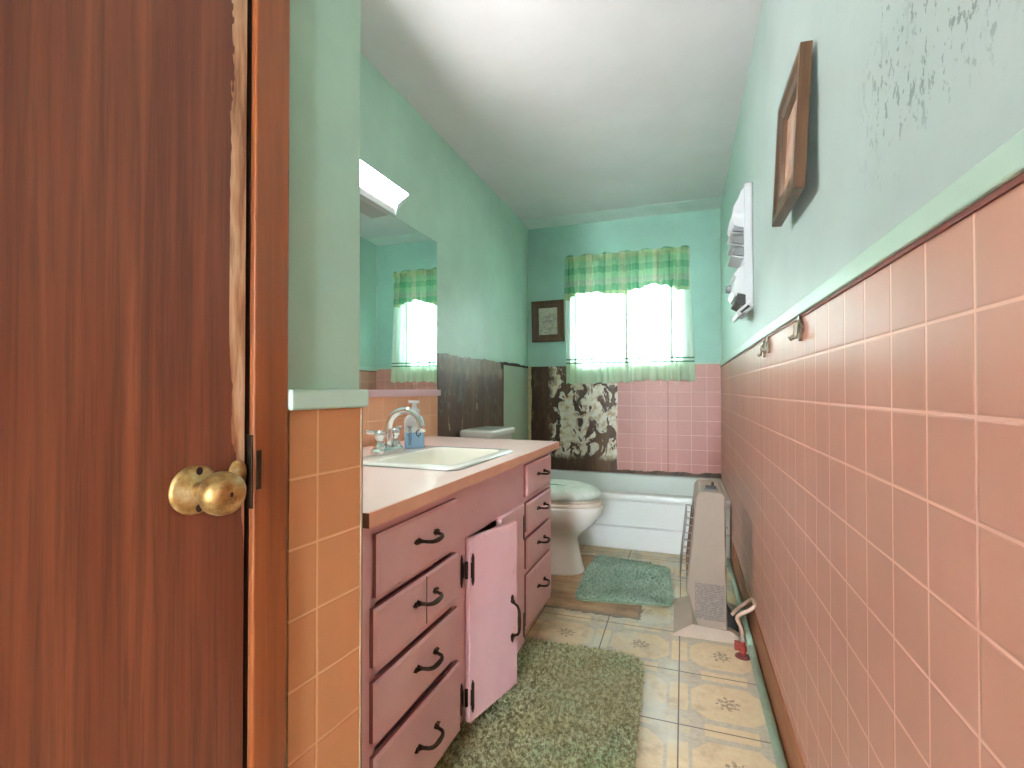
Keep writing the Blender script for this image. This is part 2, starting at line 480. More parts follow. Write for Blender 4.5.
# casing
cs = near(struct(MB().box((-.1465, -.012, 0), (-.0885, .0, 2.12)).box((-.98, -.014, 2.055), (-.1443, 0, 2.12)).obj('trim_5', M_casing, bevel=.003)))
b = MB().box((-.168, .040, 0), (-.1443, .10, 2.055)).box((-.1462, .0003, 0), (-.1424, .042, 2.055))
near(struct(b.obj('trim_6', M_dark)))
b = MB(); b.box((-.1485, -.010, .868), (-.1425, .004, .972)); b.box((-.146, -.016, .895), (-.137, -.0142, .95))
sp = b.obj('strike_plate', M_bronze, cs, bevel=.002)
dr = near(struct(MB().box((-.95, -.001, .008), (-.152, .034, 2.05)).obj('door_1', M_door, bevel=.002)))
b = MB().lathe([(0.001,0),(.031,0),(.0315,.003),(.027,.006),(.019,.0065),(.017,.009),(.012,.010),(.0115,.011),(.0008,.0112)], (-.2235, -.001, .9085), '-y', 36)
ro = b.obj('rosette', M_brass, dr, smooth=True)
b = MB()
for dz in (.0235, -.0235): b.lathe([(.0006,0),(.0052,0),(.0052,.0008),(.0005,.0009)], (-.2205, -.0075, .9085+dz), '-y', 14, sx=.8)
b.obj('screw_hole', M_dark, ro)
b = MB().lathe([(.0006,.008),(.0105,.010),(.0105,.034),(.015,.036),(.0225,.042),(.0265,.050),(.0268,.058),(.0248,.066),(.0185,.0715),(.011,.0735),(.009,.0725),(.0008,.0723)], (-.2235, -.001, .9085), '-y', 40)
kb = b.obj('door_knob', M_brass, dr, smooth=True)
MB().lathe([(.0006,.0728),(.0032,.0728),(.0032,.0735),(.0005,.0736)], (-.2235, -.001, .9085), '-y', 12, sx=.6).obj('keyhole', M_dark, kb)
MB().lathe([(.0006,0),(.013,0),(.0135,.003),(.011,.005),(.0006,.0055)], (-.1645, -.001, .919), '-y', 24, sy=1.5).obj('latch_plate', M_brass, dr, smooth=True)

# right wall: tile board, dado cap, base board
struct(MB().box((XR-.004, YF, .133), (XR, YB, 1.210)).obj('wall_right_tile', M_tile_r))
b = MB().box((XR-.012, YF, 1.2165), (XR, YB, 1.250))
struct(b.obj('trim_7', M_mint_trim, bevel=.003))
struct(MB().box((XR-.007, YF, 1.2095), (XR, YB, 1.217)).obj('trim_8', simple('rust_red_line', (112,34,18), .5)))
struct(MB().box((XR-.009, YF, 0), (XR, 3.27, .135)).obj('baseboard_right', M_base, bevel=.002))

# back wall: bare backing, remaining tile board, narrow cap
def jagged(x0, x1, z0, z1, y, jag, n=60, thick=.004, sides='lrtb', seed=0, axis='x'):
    def w(k, s): return (mnoise.noise(Vector((k*9.3, s*7.7+seed, seed*1.3)))+.6*mnoise.noise(Vector((k*31.0, s*3.1, seed))))*jag
    pts = []
    for i in range(n):
        q = i/n; pts.append((x0+(x1-x0)*q, z0+(w(q, 1) if 'b' in sides else 0)))
    for i in range(n):
        q = i/n; pts.append((x1+(w(q, 2) if 'r' in sides else 0), z0+(z1-z0)*q))
    for i in range(n):
        q = i/n; pts.append((x1+(x0-x1)*q, z1+(w(q, 3) if 't' in sides else 0)))
    for i in range(n):
        q = i/n; pts.append((x0+(w(q, 4) if 'l' in sides else 0), z1+(z0-z1)*q))
    if axis == 'x': return MB().prism([(a, y, z) for a, z in pts], (0, -thick, 0))
    return MB().prism([(y, a, z) for a, z in pts], (thick, 0, 0))
struct(MB().box((-1.246, YB-.003, .30), (XR, YB, 1.236)).obj('wall_back_backing', M_bare_b))
struct(jagged(-.512, XR-.004, .392, 1.236, YB-.003, .012, sides='lb', seed=2).obj('wall_back_tile', M_tile_b))
struct(MB().box((-.60, YB-.010, 1.234), (XR, YB, 1.252)).obj('trim_9', M_mint_trim, bevel=.002))
struct(jagged(XL, -1.243, .36, 1.24, YB-.003, .006, sides='r', seed=6, thick=.006).obj('trim_10', simple('cream_caulk', (206,190,150), .6, var=.12, scale=30)))
# left wall: pulled-off splash area, grey-green sheet, dark ragged line, orange splash
struct(jagged(2.42, 3.47, .5, 1.238, XL, .014, sides='t', seed=3, axis='y').obj('wall_left_backing', M_bare_l))
struct(jagged(3.40, YB-.01, 1.19, 1.242, XL, .012, sides='t', seed=9, axis='y').obj('wall_left_scar', simple('old_glue', (52,36,26), .7, var=.4, scale=40)))
struct(MB().box((XL, 3.467, .36), (XL+.006, 4.085, 1.222)).obj('wall_left_sheet', M_panel))
struct(MB().box((XL, .80, .60), (XL+.004, 2.42, 1.004)).obj('wall_left_splash', M_tile_s))

# window
w1 = bpy.data.objects.new('window_1', None); COL.objects.link(w1); w1['kind'] = 'structure'
b = MB(); y0, y1 = YB+.05, YB+.09
for a, c_ in (((OX0,y0,OZ0),(OX0+.04,y1,OZ1)), ((OX1-.04,y0,OZ0),(OX1,y1,OZ1)), ((OX0,y0,OZ0),(OX1,y1,OZ0+.045)), ((OX0,y0,OZ1-.04),(OX1,y1,OZ1)), ((OX0,y0,1.63),(OX1,y1,1.67))): b.box(a, c_)
struct(b.obj('window_frame', M_white_trim, w1, bevel=.003))
struct(MB().box((OX0+.03, y0+.018, OZ0+.03), (OX1-.03, y0+.022, OZ1-.03)).obj('window_pane', M_glass, w1))
struct(MB().box((OX0-.02, YB-.012, OZ0-.02), (OX1+.02, YB+.06, OZ0)).obj('window_sill', M_white_trim, w1, bevel=.003))

# ---------------------------------------------------------------- curtains
YC = 4.025
def zat(z): return 1.035+(z-1.035)*YC/YB     # keeps heights measured on the wall plane
rod = thing('curtain_rod', 'white curtain rod under the green plaid valance', 'curtain rod', (-.44, YB-.045, 2.11))
b = MB().tube([(-.485, .03, 0), (-.485, 0, 0), (-.46, -.008, 0), (.46, -.008, 0), (.485, 0, 0), (.485, .03, 0)], .006, 8)
b.obj('pole', M_white_pl, rod, smooth=True)
for s in (-1, 1): MB().box((s*.485-.012, .03, -.02), (s*.485+.012, .045, .02)).obj('bracket', M_white_pl, rod, bevel=.003)
vb = [(-.93,1.771),(-.86,1.776),(-.855,1.795),(-.79,1.82),(-.66,1.822),(-.635,1.818),(-.56,1.802),(-.44,1.795),(-.42,1.795),(-.395,1.815),(-.32,1.83),(-.215,1.865),(-.195,1.85),(-.12,1.842),(-.05,1.803),(.05,1.806)]
def val(u, v):
    x = -.928+u*.975; zt = 2.135+.008*math.sin(u*40); zb = lerp_tab(vb, x)
    z = zt+(zb-zt)*v
    fold = .8*math.sin(u*95+1.3*math.sin(u*13))+.5*math.sin(u*43+2)+.45*math.sin(u*171+2*math.sin(u*31))
    amp = .014+.014*v
    if v < .22: amp = .006+.006*abs(math.sin(v*14))
    bulge = .014*math.exp(-((v-.1)/.06)**2)
    edge = min(1, min(u, 1-u)*25)
    return (x*(1+.012*v) , YC-.040-fold*amp*edge-bulge+(1-edge)*.05, z)
o = MB().grid(val, 260, 36).obj('valance', M_valance, smooth=True, fix=False)
tag(o, 'green plaid valance with scalloped hem across the top of the window', 'valance')
cb = [(-.94,1.085),(-.43,1.098),(-.42,1.10),(-.25,1.115),(-.1,1.11),(.08,1.105)]
def panel(xa, xb, flare, ph):
    def f(u, v):
        zt = 2.09; xt = xa+(xb-xa)*u
        x = xt+flare*u*v if flare > 0 else xt
        zb = lerp_tab(cb, x)+.006*math.sin(u*37+ph); z = zt+(zb-zt)*v
        fold = math.sin(u*47+ph+1.4*math.sin(u*9))*.8+.5*math.sin(u*21+ph*2)
        amp = .009+.005*v; q = u*(xb-xa)
        x += (.0105*math.sin(q*118+ph)*(.55+.6*math.sin(q*23+ph*1.7)))*min(1, min(u, 1-u)*12)
        return (x, YC+.026-fold*amp, z)
    return f
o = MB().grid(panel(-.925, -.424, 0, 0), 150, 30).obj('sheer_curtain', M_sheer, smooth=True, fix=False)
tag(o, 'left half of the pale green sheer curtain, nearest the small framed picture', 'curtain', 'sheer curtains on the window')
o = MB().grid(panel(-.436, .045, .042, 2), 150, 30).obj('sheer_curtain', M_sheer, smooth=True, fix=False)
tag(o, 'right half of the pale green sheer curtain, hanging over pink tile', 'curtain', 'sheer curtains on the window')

# ---------------------------------------------------------------- small picture on the back wall
def picture(name, label, loc, rot, w, h, m, d, mat, artmat, liner=None):
    """frame in local XZ plane, front towards -y, base centre at origin"""
    r = thing(name, label, 'picture', loc, rot)
    prof = [(0, 0), (0, -d), (m*.25, -d*1.0), (m*.45, -d*.8), (m*.8, -d*.72), (m, -d*.4), (m, 0)]
    b = MB(); x0, x1, z0, z1 = -w/2, w/2, 0, h
    cor = [(x0,z0,1,1),(x1,z0,-1,1),(x1,z1,-1,-1),(x0,z1,1,-1)]
    rings = [[(cx+sx*p[0], p[1], cz+sz*p[0]) for p in prof] for cx, cz, sx, sz in cor]
    rings.append(rings[0]); b.loft(rings, False, False)
    b.obj('frame', mat, r, bevel=.0012)
    MB().box((x0+m*.95, -d*.36, z0+m*.95), (x1-m*.95, -d*.1, z1-m*.95)).obj('picture_print', artmat, r)
    return r
n = N('landscape_print', (206,202,186), .3)
x, y, z = n.xyz()
a = n.noise(40, 5, .7, (1, 1, 1.6)); bq = n.noise(14, 4, .6, (1, 1, 2.2), (2, 0, 1))
c = n.ramp(a, [(.3, (128,124,120)), (.5, (188,184,170)), (.7, (216,212,196))])
c = n.mix(n.mul(n.step(bq, .5, .62), .6), c, (140,132,134))
c = n.mix(n.mul(n.step(z, .21, .27), .6), c, (206,204,190))
bord = n.math('MAXIMUM', n.gt(n.math('ABSOLUTE', x), .082), n.gt(n.math('ABSOLUTE', n.math('SUBTRACT', z, .18)), .118))
c = n.mix(n.mul(bord, .8), c, (214,210,190)); n.col(c); M_print = n.m
picture('framed_print', 'small dark wooden framed print on the green wall left of the window', (-1.088, YB-.004, 1.446), (0, math.radians(-1), 0), .285, .352, .062, .02, M_frame_dark, M_print)
M_print2 = simple('rosy_glass_reflection', (206,160,140), .12, var=.2, scale=14)  # pink reflection in the glass, painted into the print's colour
# frame on the right wall, front faces -x ; its top leans off the wall
picture('wooden_picture_frame', 'deep brown wooden picture frame leaning off the right wall above the pink tile', (XR-.024, 1.352, 1.474), (math.radians(-3.0), 0, math.radians(-90)), .275, .318, .066, .024, M_frame, M_print2)

# ---------------------------------------------------------------- wall organizer on the right wall
og = thing('wall_organizer', 'white plastic wall organizer with angled pockets beyond the wooden picture frame', 'organizer', (XR, 2.25, 1.35))
def orgp(pts, y0, y1, name, mat, bev=.003):
    return MB().prism([(-a, y0, z) for a, z in pts], (0, y1-y0, 0)).obj(name, mat, og, bevel=bev)
orgp([(.0, .02), (.034, .0), (.036, .04), (.034, .545), (.0, .55)], 0, .21, 'back_box', M_white_pl, .006)
orgp([(.03, .36), (.075, .375), (.084, .40), (.074, .455), (.054, .49), (.046, .515), (.03, .53)], .0, .012, 'side_crest', M_white_pl)
orgp([(.03, .36), (.075, .375), (.084, .40), (.074, .455), (.054, .49), (.046, .515), (.03, .53)], .198, .21, 'side_crest', M_white_pl)
for zb in (.335, .285, .235):
    b = MB()
    b.prism([(-.034, .012, zb), (-.082, .012, zb+.012), (-.082, .012, zb+.018), (-.034, .012, zb+.006)], (0, .186, 0))
    b.prism([(-.082, .012, zb+.012), (-.086, .012, zb+.014), (-.074, .012, zb+.05), (-.070, .012, zb+.048)], (0, .186, 0))
    pk = b.obj('pocket', M_white_pl, og, bevel=.0015)
    b = MB(); MB.prism(b, [(-.036, .004, zb+.008), (-.078, .004, zb+.018), (-.070, .004, zb+.044), (-.036, .004, zb+.046)], (0, .196, 0))
    b.obj('pocket_insert', M_grey_pl, pk, bevel=.001)
orgp([(.03, .085), (.072, .075), (.082, .10), (.066, .155), (.078, .165), (.06, .19), (.03, .215)], 0, .21, 'lower_box', M_white_pl)
MB().lathe([(.001,0),(.016,0),(.018,.004),(.015,.02),(.001,.022)], (-.078, .105, .125), '-x', 20).obj('knob', M_grey_pl, og, smooth=True)
b = MB().prism([(-.03, 0, .03), (-.07, 0, .055), (-.06, 0, .09), (-.03, 0, .08)], (0, .21, 0)); b.obj('dark_slot', M_black, og)
b = MB().prism([(-.004, -.004, .035), (-.058, -.004, -.01), (-.066, -.004, .01), (-.012, -.004, .058)], (0, .218, 0)); tr = b.obj('bottom_tray', M_white_pl, og, bevel=.003)
MB().prism([(-.014, -.006, .03), (-.046, -.006, .003), (-.052, -.006, .010), (-.020, -.006, .037)], (0, .004, 0)).obj('tray_slot', M_dark, tr)
MB().lathe([(.001,0),(.006,0),(.006,.002),(.001,.003)], (-.016, .02, .552), 'z', 12).obj('hang_tab', M_steel, og)

# ---------------------------------------------------------------- robe hooks on the tile
def hook(label, y, z, s=1.0, wide=1.0):
    r = thing('robe_hook', label, 'hook', (XR-.004, y, z), (0, 0, math.radians(-90)), 'metal hooks along the dado')
    r.scale = (s, s, s)
    b = MB(); pts = []
    for k in range(20):
        a = 2*PI*k/20; q = 1+.18*math.cos(4*a); pts.append((.016*wide*q*math.cos(a), 0, .028*q*math.sin(a)))
    b.prism(pts, (0, -.008, 0)); b.obj('back_plate', M_pewter, r, bevel=.001)
    for sx in ((-1, 1) if wide > 1 else (0,)):
        MB().tube([(sx*.010, -.006, .014), (sx*.010, -.013, .006), (sx*.011, -.014, -.012), (sx*.012, -.015, -.024), (sx*.012, -.021, -.027), (sx*.012, -.025, -.019)], [.005,.0045,.004,.004,.0045,.0055], 8).obj('prong', M_pewter, r, smooth=True)
    MB().lathe([(.0005,0),(.004,0),(.003,.002),(.0005,.0025)], (0, -.004, .018), '-y', 10).obj('screw', M_steel, r)
hook('broad ornate pewter hook on pink tile, nearest of the three hooks', 1.358, 1.186, 1.0, 1.4)
hook('small dark metal hook, middle of the three under the dado', 1.835, 1.186, .85)
hook('small dark metal hook, farthest of the three under the dado', 1.925, 1.180, .95)

# ---------------------------------------------------------------- mirror, ledge, fluorescent light
mr = thing('wall_mirror', 'large frameless mirror on the green wall above the sink', 'mirror', (XL, 1.65, 1.036))
MB().box((0, -.80, 0), (.005, .756, .803)).obj('glass', [M_mirror], mr)
b = MB().box((0, -.803, -.0005), (.004, .759, .8045)); b.obj('backing', simple('mirror_edge', (92,110,100), .4), mr)
n = N('mauve_ledge_paint', (222,186,196), .35); M_ledge = n.m
o = MB().box((XL, .80, 1.004), (XL+.022, 2.425, 1.036)).obj('mirror_ledge', M_ledge, bevel=.003)
tag(o, 'long pale pink wooden ledge under the mirror above orange tile', 'ledge')
M_lens = emit('fluorescent_lens', (252,252,250), 46)
M_fix = simple('fixture_grey_enamel', (196,202,204), .35)
lf = thing('vanity_light', 'lit fluorescent strip light on the green wall above the mirror', 'light', (XL, 1.2, 1.84))
y0, y1 = -.05, .80
b = MB().loft([[(.004, y0, .0), (.064, y0, .0005), (.074, y0, .02), (.087, y0, .06), (.090, y0, .086), (.004, y0, .104)],
               [(.004, .72, .0), (.064, .69, .0005), (.074, .695, .02), (.087, .735, .06), (.090, .768, .086), (.004, .79, .104)]])
b.obj('lens', M_lens, lf)
b = MB().loft([[(0, y0-.002, .1045), (.093, y0-.002, .0865), (.094, y0-.002, .090), (.06, y0-.002, .102), (0, y0-.002, .112)],
               [(0, .80, .1045), (.093, .770, .0865), (.094, .772, .090), (.06, .79, .102), (0, .80, .112)]])
b.obj('added_light_shield', M_fix, lf)  # opaque cover added to keep the lens light off the ceiling
b = MB().loft([[(0, y0-.004, -.010), (.068, y0-.004, -.030), (.070, y0-.004, -.001), (0, y0-.004, -.001)],
               [(0, .725, -.010), (.068, .70, -.030), (.070, .70, -.001), (0, .725, -.001)]])
b.obj('housing', M_fix, lf, bevel=.002)
MB().loft([[(0, .792, .106), (.092, .770, .088), (.089, .737, .06), (.076, .697, .02), (.070, .692, -.029), (0, .722, -.01)], [(0, .800, .107), (.094, .778, .089), (.091, .745, .06), (.078, .705, .02), (.071, .700, -.030), (0, .730, -.011)]]).obj('end_cap', M_fix, lf)

# ---------------------------------------------------------------- vanity cabinet
VR = math.radians(90-1.25)
va = thing('vanity_cabinet', 'long dusty pink painted vanity cabinet with drawers and doors', 'cabinet', (-.574, .814, 0), (0, 0, VR))
CZ = .768
b = MB()
# carcass as panels so that the door opening is truly open behind
CZ0, CZ = CZ, CZ-.0015
b.box((.0, .04, .085), (.018, .66, CZ)); b.box((1.392, .04, .085), (1.41, .66, CZ)); b.box((.0, .64, .085), (1.41, .66, CZ))
b.box((.0, .04, .085), (1.41, .66, .103))
# face frame
for a, c_ in (((0, .085), (.075, CZ)), ((.425, .085), (.51, CZ)), ((.972, .085), (1.04, CZ)), ((1.355, .085), (1.41, CZ)), ((.5, .60), (.98, CZ)), ((.5, .085), (.98, .11)),
              ((.06, .72), (.43, CZ)), ((.06, .59), (.43, .62)), ((.06, .44), (.43, .47)), ((.06, .29), (.43, .315)), ((.06, .085), (.43, .105)),
              ((1.03, .73), (1.37, CZ)), ((1.03, .595), (1.37, .62)), ((1.03, .455), (1.37, .48)), ((1.03, .312), (1.37, .34)), ((1.03, .085), (1.37, .13))):
    b.box((a[0], .04, a[1]), (c_[0], .058, c_[1]))
b.box((0, .10, 0), (1.41, .12, .085))
body = b.obj('body', M_cab, va); CZ = CZ0
def pull(parent, s, z, L=.11, vertical=False, y=.02, rotm=None):
    h = L/2; pts = []
    for k in range(13):
        q = -1+2*k/12; pts.append((q*h*.72, -.006-.026*(1-q**4)**.6 if abs(q) < 1 else -.004, -.004*(1-q*q)))
    b = MB().tube(pts, [.004+.0022*(1-abs(-1+2*k/12)) for k in range(13)], 8)
    for sx in (-1, 1):
        c0 = sx*h*.78
        b.prism([(c0-sx*.012, 0, 0), (c0-sx*.003, 0, .008), (c0+sx*.003, 0, .005), (c0+sx*.008, 0, .0065), (c0+sx*.018, 0, 0.0), (c0+sx*.008, 0, -.0065), (c0+sx*.003, 0, -.005), (c0-sx*.003, 0, -.008)], (0, -.004, 0))
        b.lathe([(.0005,0),(.0058,0),(.005,.007),(.0005,.008)], (c0-sx*.004, -.003, 0), '-y', 10)
    v2 = []
    for p in b.v:
        p = Vector(p)
        if vertical: p = Vector((p.z, p.y, p.x))
        p += Vector((s, y, z))
        v2.append(tuple(rotm @ p) if rotm else tuple(p))
    b.v = v2
    return b.obj('pull', M_bronze, parent, smooth=False)
def drawer(s0, s1, z0, z1, split=None, y=.0245):
    m = [M_cab, M_cab_edge]
    b = MB()
    # overlay front with a small chamfer round its face; sides keep the worn brown edge
    c = .006; A = [(s0, .0395), (s1, .0395)]
    back = [(s0, .0395, z0), (s1, .0395, z0), (s1, .0395, z1), (s0, .0395, z1)]
    mid = [(s0, y+c, z0), (s1, y+c, z0), (s1, y+c, z1), (s0, y+c, z1)]
    fr = [(s0+c, y, z0+c), (s1-c, y, z0+c), (s1-c, y, z1-c), (s0+c, y, z1-c)]
    b.loft([back, mid], True, False, 1); b.loft([mid, fr], False, True, 0)
    o = b.obj('drawer', m, va)
    if split:
        MB().box((split-.0012, y-.0008, z0+.004), (split+.0012, y+.002, z1-.004)).obj('split_line', M_dark, o)
    pull(o, (s0+s1)/2+.012, (z0+z1)/2+.008, .108, y=y)
    return o
drawer(.066, .436, .604, .735); drawer(.057, .438, .464, .584, split=.262); drawer(.057, .442, .31, .434); drawer(.058, .452, .087, .280)
for z0, z1 in ((.617, .742), (.482, .592), (.338, .452), (.118, .312)): drawer(1.03, 1.372, z0, z1)
# doors
def doorpart(angle, hinge_s, sgn, pz):
    R = Matrix.Translation((hinge_s, .02, 0)) @ Matrix.Rotation(angle, 4, 'Z')
    W = .238
    b = MB().box((0, 0, .078), (sgn*W, .019, .604))
    b.v = [tuple(R @ Vector(p)) for p in b.v]
    d = b.obj('door', [M_cab], va, bevel=.002)
    pull(d, sgn*(W-.03), pz, .15, True, 0, R)
    return d
d1 = doorpart(math.radians(-15), .500, 1, .30)
d2 = doorpart(0, .983, -1, .33)
def hinge(parent, hs, z, sgn, R, door):
    def leaf(b, x0, k, yb):
        b.box((x0+k*.002, yb-.003, z-.022), (x0+k*.016, yb, z+.022)); c0 = x0+k*.011
        for q in (1, -1): b.prism([(c0-.005, yb-.003, z+q*.020), (c0+.005, yb-.003, z+q*.020), (c0+.0055, yb-.003, z+q*.034), (c0, yb-.003, z+q*.047), (c0-.0055, yb-.003, z+q*.034)], (0, .003, 0))
    b = MB(); leaf(b, hs-sgn*.006, -sgn, .0398); b.tube([(hs-sgn*.003, .030, z-.024), (hs-sgn*.003, .030, z+.024)], .005, 8)
    b.obj('hinge', M_bronze, parent)
    b = MB(); leaf(b, 0, sgn, -.0002); b.v = [tuple(R @ Vector(p)) for p in b.v]; b.obj('hinge_leaf', M_bronze, door)
for z in (.515, .150):
    hinge(va, .500, z, 1, Matrix.Translation((.500, .02, 0)) @ Matrix.Rotation(math.radians(-15), 4, 'Z'), d1)
    hinge(va, .983, z, -1, Matrix.Translation((.983, .02, 0)), d2)
# countertop, a slab with the sink cut-out
ct = thing('countertop', 'pink laminate countertop with an orange-pink edge on the vanity', 'countertop', (-.574, .814, CZ), (0, 0, VR))
D = .692; Lc = 1.418
h0, h1, g0, g1 = .505, .985, .078, .467    # cut-out in local x (along) / y (depth)
b = MB(); o4 = [(0.0, .0), (Lc, .0), (Lc+.03, D), (.0, D)]; i4 = [(h0, g0), (h1, g0), (h1, g1), (h0, g1)]
for z in (0, .030):
    for p in o4+i4: b.v.append((p[0], p[1], z))
for k in range(4):
    j = (k+1) % 4
    b.face([8+k, 8+j, 12+j, 12+k]); b.face([k, 4+k, 4+j, j]); b.face([k, j, 8+j, 8+k]); b.face([4+k, 12+k, 12+j, 4+j])
b.obj('slab', M_lam, ct)
MB().box((.0, -.0015, -.0005), (Lc, .0, .0292)).box((Lc, 0, -.0005), (Lc+.0015, .02, .0292)).obj('edge_band', M_lam_edge, ct)
MB().box((-.0015, -.001, 0), (0, .08, .029)).obj('raw_end', M_endwood, ct)

# ---------------------------------------------------------------- sink
sk = thing('drop_in_sink', 'white rectangular drop-in sink set into the pink countertop', 'sink', (-.574, .814, CZ+.030), (0, 0, VR))
X0, X1, Y0, Y1 = .49, 1.0, .062, .487
ring = lambda x0, y0, x1, y1, r, z: rrect(x0, y0, x1, y1, r, z, 6)
b = MB().loft([ring(X0, Y0, X1, Y1, .035, 0), ring(X0+.002, Y0+.002, X1-.002, Y1-.002, .035, .006), ring(X0+.012, Y0+.012, X1-.012, Y1-.012, .03, .009),
               ring(X0+.045, Y0+.035, X1-.045, Y1-.105, .045, .009)], False, False)
b.obj('rim', M_porc, sk, smooth=True)
b = MB().loft([ring(X0+.045, Y0+.035, X1-.045, Y1-.105, .045, .009), ring(X0+.052, Y0+.042, X1-.052, Y1-.112, .045, .002), ring(X0+.065, Y0+.055, X1-.065, Y1-.12, .05, -.06),
               ring(X0+.085, Y0+.075, X1-.085, Y1-.135, .06, -.115), ring(X0+.13, Y0+.11, X1-.13, Y1-.17, .06, -.13)], False, True)
b.obj('basin', M_basin, sk, smooth=True)
MB().loft([ring(X0-.003, Y0-.003, X1+.003, Y1+.003, .036, .0003), ring(X0-.003, Y0-.003, X1+.003, Y1+.003, .036, .003), ring(X0+.001, Y0+.001, X1-.001, Y1-.001, .036, .004)], False, False).obj('rim_band', M_steel, sk, smooth=True)
MB().lathe([(.001,0),(.022,0),(.020,.003),(.001,.0025)], (.755, .23, -.1295), 'z', 20).obj('drain', M_chrome, sk, smooth=True)

# ---------------------------------------------------------------- faucet
fa = thing('faucet', 'chrome two-handle faucet with a high arched spout on the sink', 'faucet', (-1.022, 1.56, CZ+.040), (0, 0, math.radians(2)))
MB().loft([rrect(-.026, -.085, .026, .085, .02, 0), rrect(-.026, -.085, .026, .085, .02, .012), rrect(-.022, -.08, .022, .08, .018, .020)]).obj('deck_plate', M_chrome, fa, smooth=False, bevel=.002)
pts = [(0, 0, .018)]+[(.012+.0*k, 0, .05) for k in range(1)]
arc = [(.072-.068*math.cos(a), 0, .082+.072*math.sin(a)) for a in [PI*.96*k/18 for k in range(19)]]
MB().tube([(0, 0, .016), (.001, 0, .04)]+arc+[(.142, 0, .076)], [.017, .016]+[.0145-.002*k/18 for k in range(19)]+[.0115], 16).obj('spout', M_chrome, fa, smooth=True)
for s in (-1, 1):
    y = s*.052
    b = MB().lathe([(.001,.018),(.022,.018),(.022,.028),(.015,.034),(.014,.056),(.020,.062),(.020,.076),(.012,.083),(.001,.084)], (0, y, 0), 'z', 20)
    hb = b.obj('handle', M_chrome, fa, smooth=True)
    MB().tube([(-.005, y-s*.0, .074), (-.01, y+s*.03, .078), (-.012, y+s*.062, .083)], [.009,.008,.006], 10).obj('lever', M_chrome, hb, smooth=True)

# ---------------------------------------------------------------- soap bottle
n = N('clear_bottle', (236,240,246), .08); n.b.inputs['Transmission Weight'].default_value = .4; n.b.inputs['IOR'].default_value = 1.3; M_bot = n.m
n = N('blue_soap', (156,192,226), .12); n.b.inputs['Transmission Weight'].default_value = .15; n.b.inputs['IOR'].default_value = 1.3; M_soap = n.m
M_ink = simple('navy_ink', (24,34,60), .5)
so = thing('soap_bottle', 'clear foaming soap pump bottle with blue soap behind the faucet', 'bottle', (-1.000, 1.715, CZ+.0395), (0, 0, math.radians(30)))
def sq(w, d, z, r): return rrect(-w*1.18, -d*1.1, w*1.18, d*1.1, r, z, 4)
MB().loft([sq(.030, .021, .0, .008), sq(.032, .022, .004, .010), sq(.032, .022, .062, .010)]).obj('liquid_base', M_soap, so, smooth=True)
MB().loft([sq(.032, .022, .0625, .010), sq(.032, .022, .108, .010), sq(.028, .020, .122, .012), sq(.018, .017, .131, .012)]).obj('bottle_body', M_bot, so, smooth=True)
pu = MB().lathe([(.001,.130),(.019,.130),(.0195,.150),(.012,.156),(.0095,.160),(.0095,.176),(.001,.177)], (0,0,0), 'z', 22).obj('pump', M_white_pl, so, smooth=True)
MB().loft([rrect(-.024, -.010, .018, .010, .008, .175), rrect(-.026, -.011, .020, .011, .008, .181), rrect(-.022, -.009, .016, .009, .007, .186)]).obj('pump_head', M_white_pl, pu, smooth=True)
# printed drop outline and upright lettering on the face turned to the room
b = MB(); pts = []
for k in range(25):
    a = PI/2+2*PI*k/24; pts.append((.015+.0085*math.cos(a)*(1-.0*k), -.0252, .060+.0105*math.sin(a)+(.004 if k in (0, 24) else 0)))
b.tube(pts, .0016, 6); b.tube([(.015, -.0252, .050), (.015, -.0252, .042)], .0014, 6); b.obj('printed_drop', M_ink, so)
fc = bpy.data.curves.new('lettering', 'FONT'); fc.body = 'method'; fc.size = .024; fc.extrude = .0003; fc.align_x = 'LEFT'
fo = bpy.data.objects.new('lettering', fc); COL.objects.link(fo)
lm = bpy.data.meshes.new_from_object(fo.evaluated_get(bpy.context.evaluated_depsgraph_get())); bpy.data.objects.remove(fo)
lm.materials.clear(); lm.materials.append(M_ink)
fo = bpy.data.objects.new('lettering', lm); COL.objects.link(fo); fo.parent = so
fo.location = (-.011, -.0244, .012); fo.rotation_euler = (PI/2, -PI/2, 0)

# ---------------------------------------------------------------- toilet
to = thing('toilet', 'white toilet with a mint padded lid between the vanity and the tub', 'toilet', (XL, 2.865, 0), (0, 0, math.radians(-4)))
def egg(cx, rx, ry, z, n=32, back=.8):
    L = []
    for k in range(n):
        a = 2*PI*k/n; c_, s_ = math.cos(a), math.sin(a)
        L.append((cx+rx*c_*(1 if c_ > 0 else back), ry*s_*(1-.10*max(0, c_)), z))
    return L
b = MB().loft([egg(.58, .155, .125, 0), egg(.58, .155, .125, .012), egg(.575, .148, .115, .04), egg(.57, .135, .102, .13), egg(.565, .130, .098, .19), egg(.575, .155, .118, .225),
               egg(.59, .205, .155, .28), egg(.598, .240, .178, .335), egg(.60, .248, .185, .372), egg(.60, .246, .183, .385), egg(.60, .20, .14, .386)])
b.obj('bowl', M_porc, to, smooth=True)
MB().loft([egg(.60, .236, .176, .386), egg(.60, .24, .18, .392), egg(.60, .238, .178, .402), egg(.60, .225, .17, .406)]).obj('seat', M_seat, to, smooth=True)
lid = MB().loft([egg(.595, .225, .172, .406), egg(.595, .228, .175, .411), egg(.595, .22, .168, .422)]).obj('lid', M_seat, to, smooth=True)
n = N('mint_lid_cover', (188,220,200), .9, spec=.1); n.bump(n.noise(70, 4, .7), .6, .008)
n.col(n.ramp(n.noise(20, 4), [(.3, (196,212,200)), (.7, (222,232,224))])); M_lid = n.m
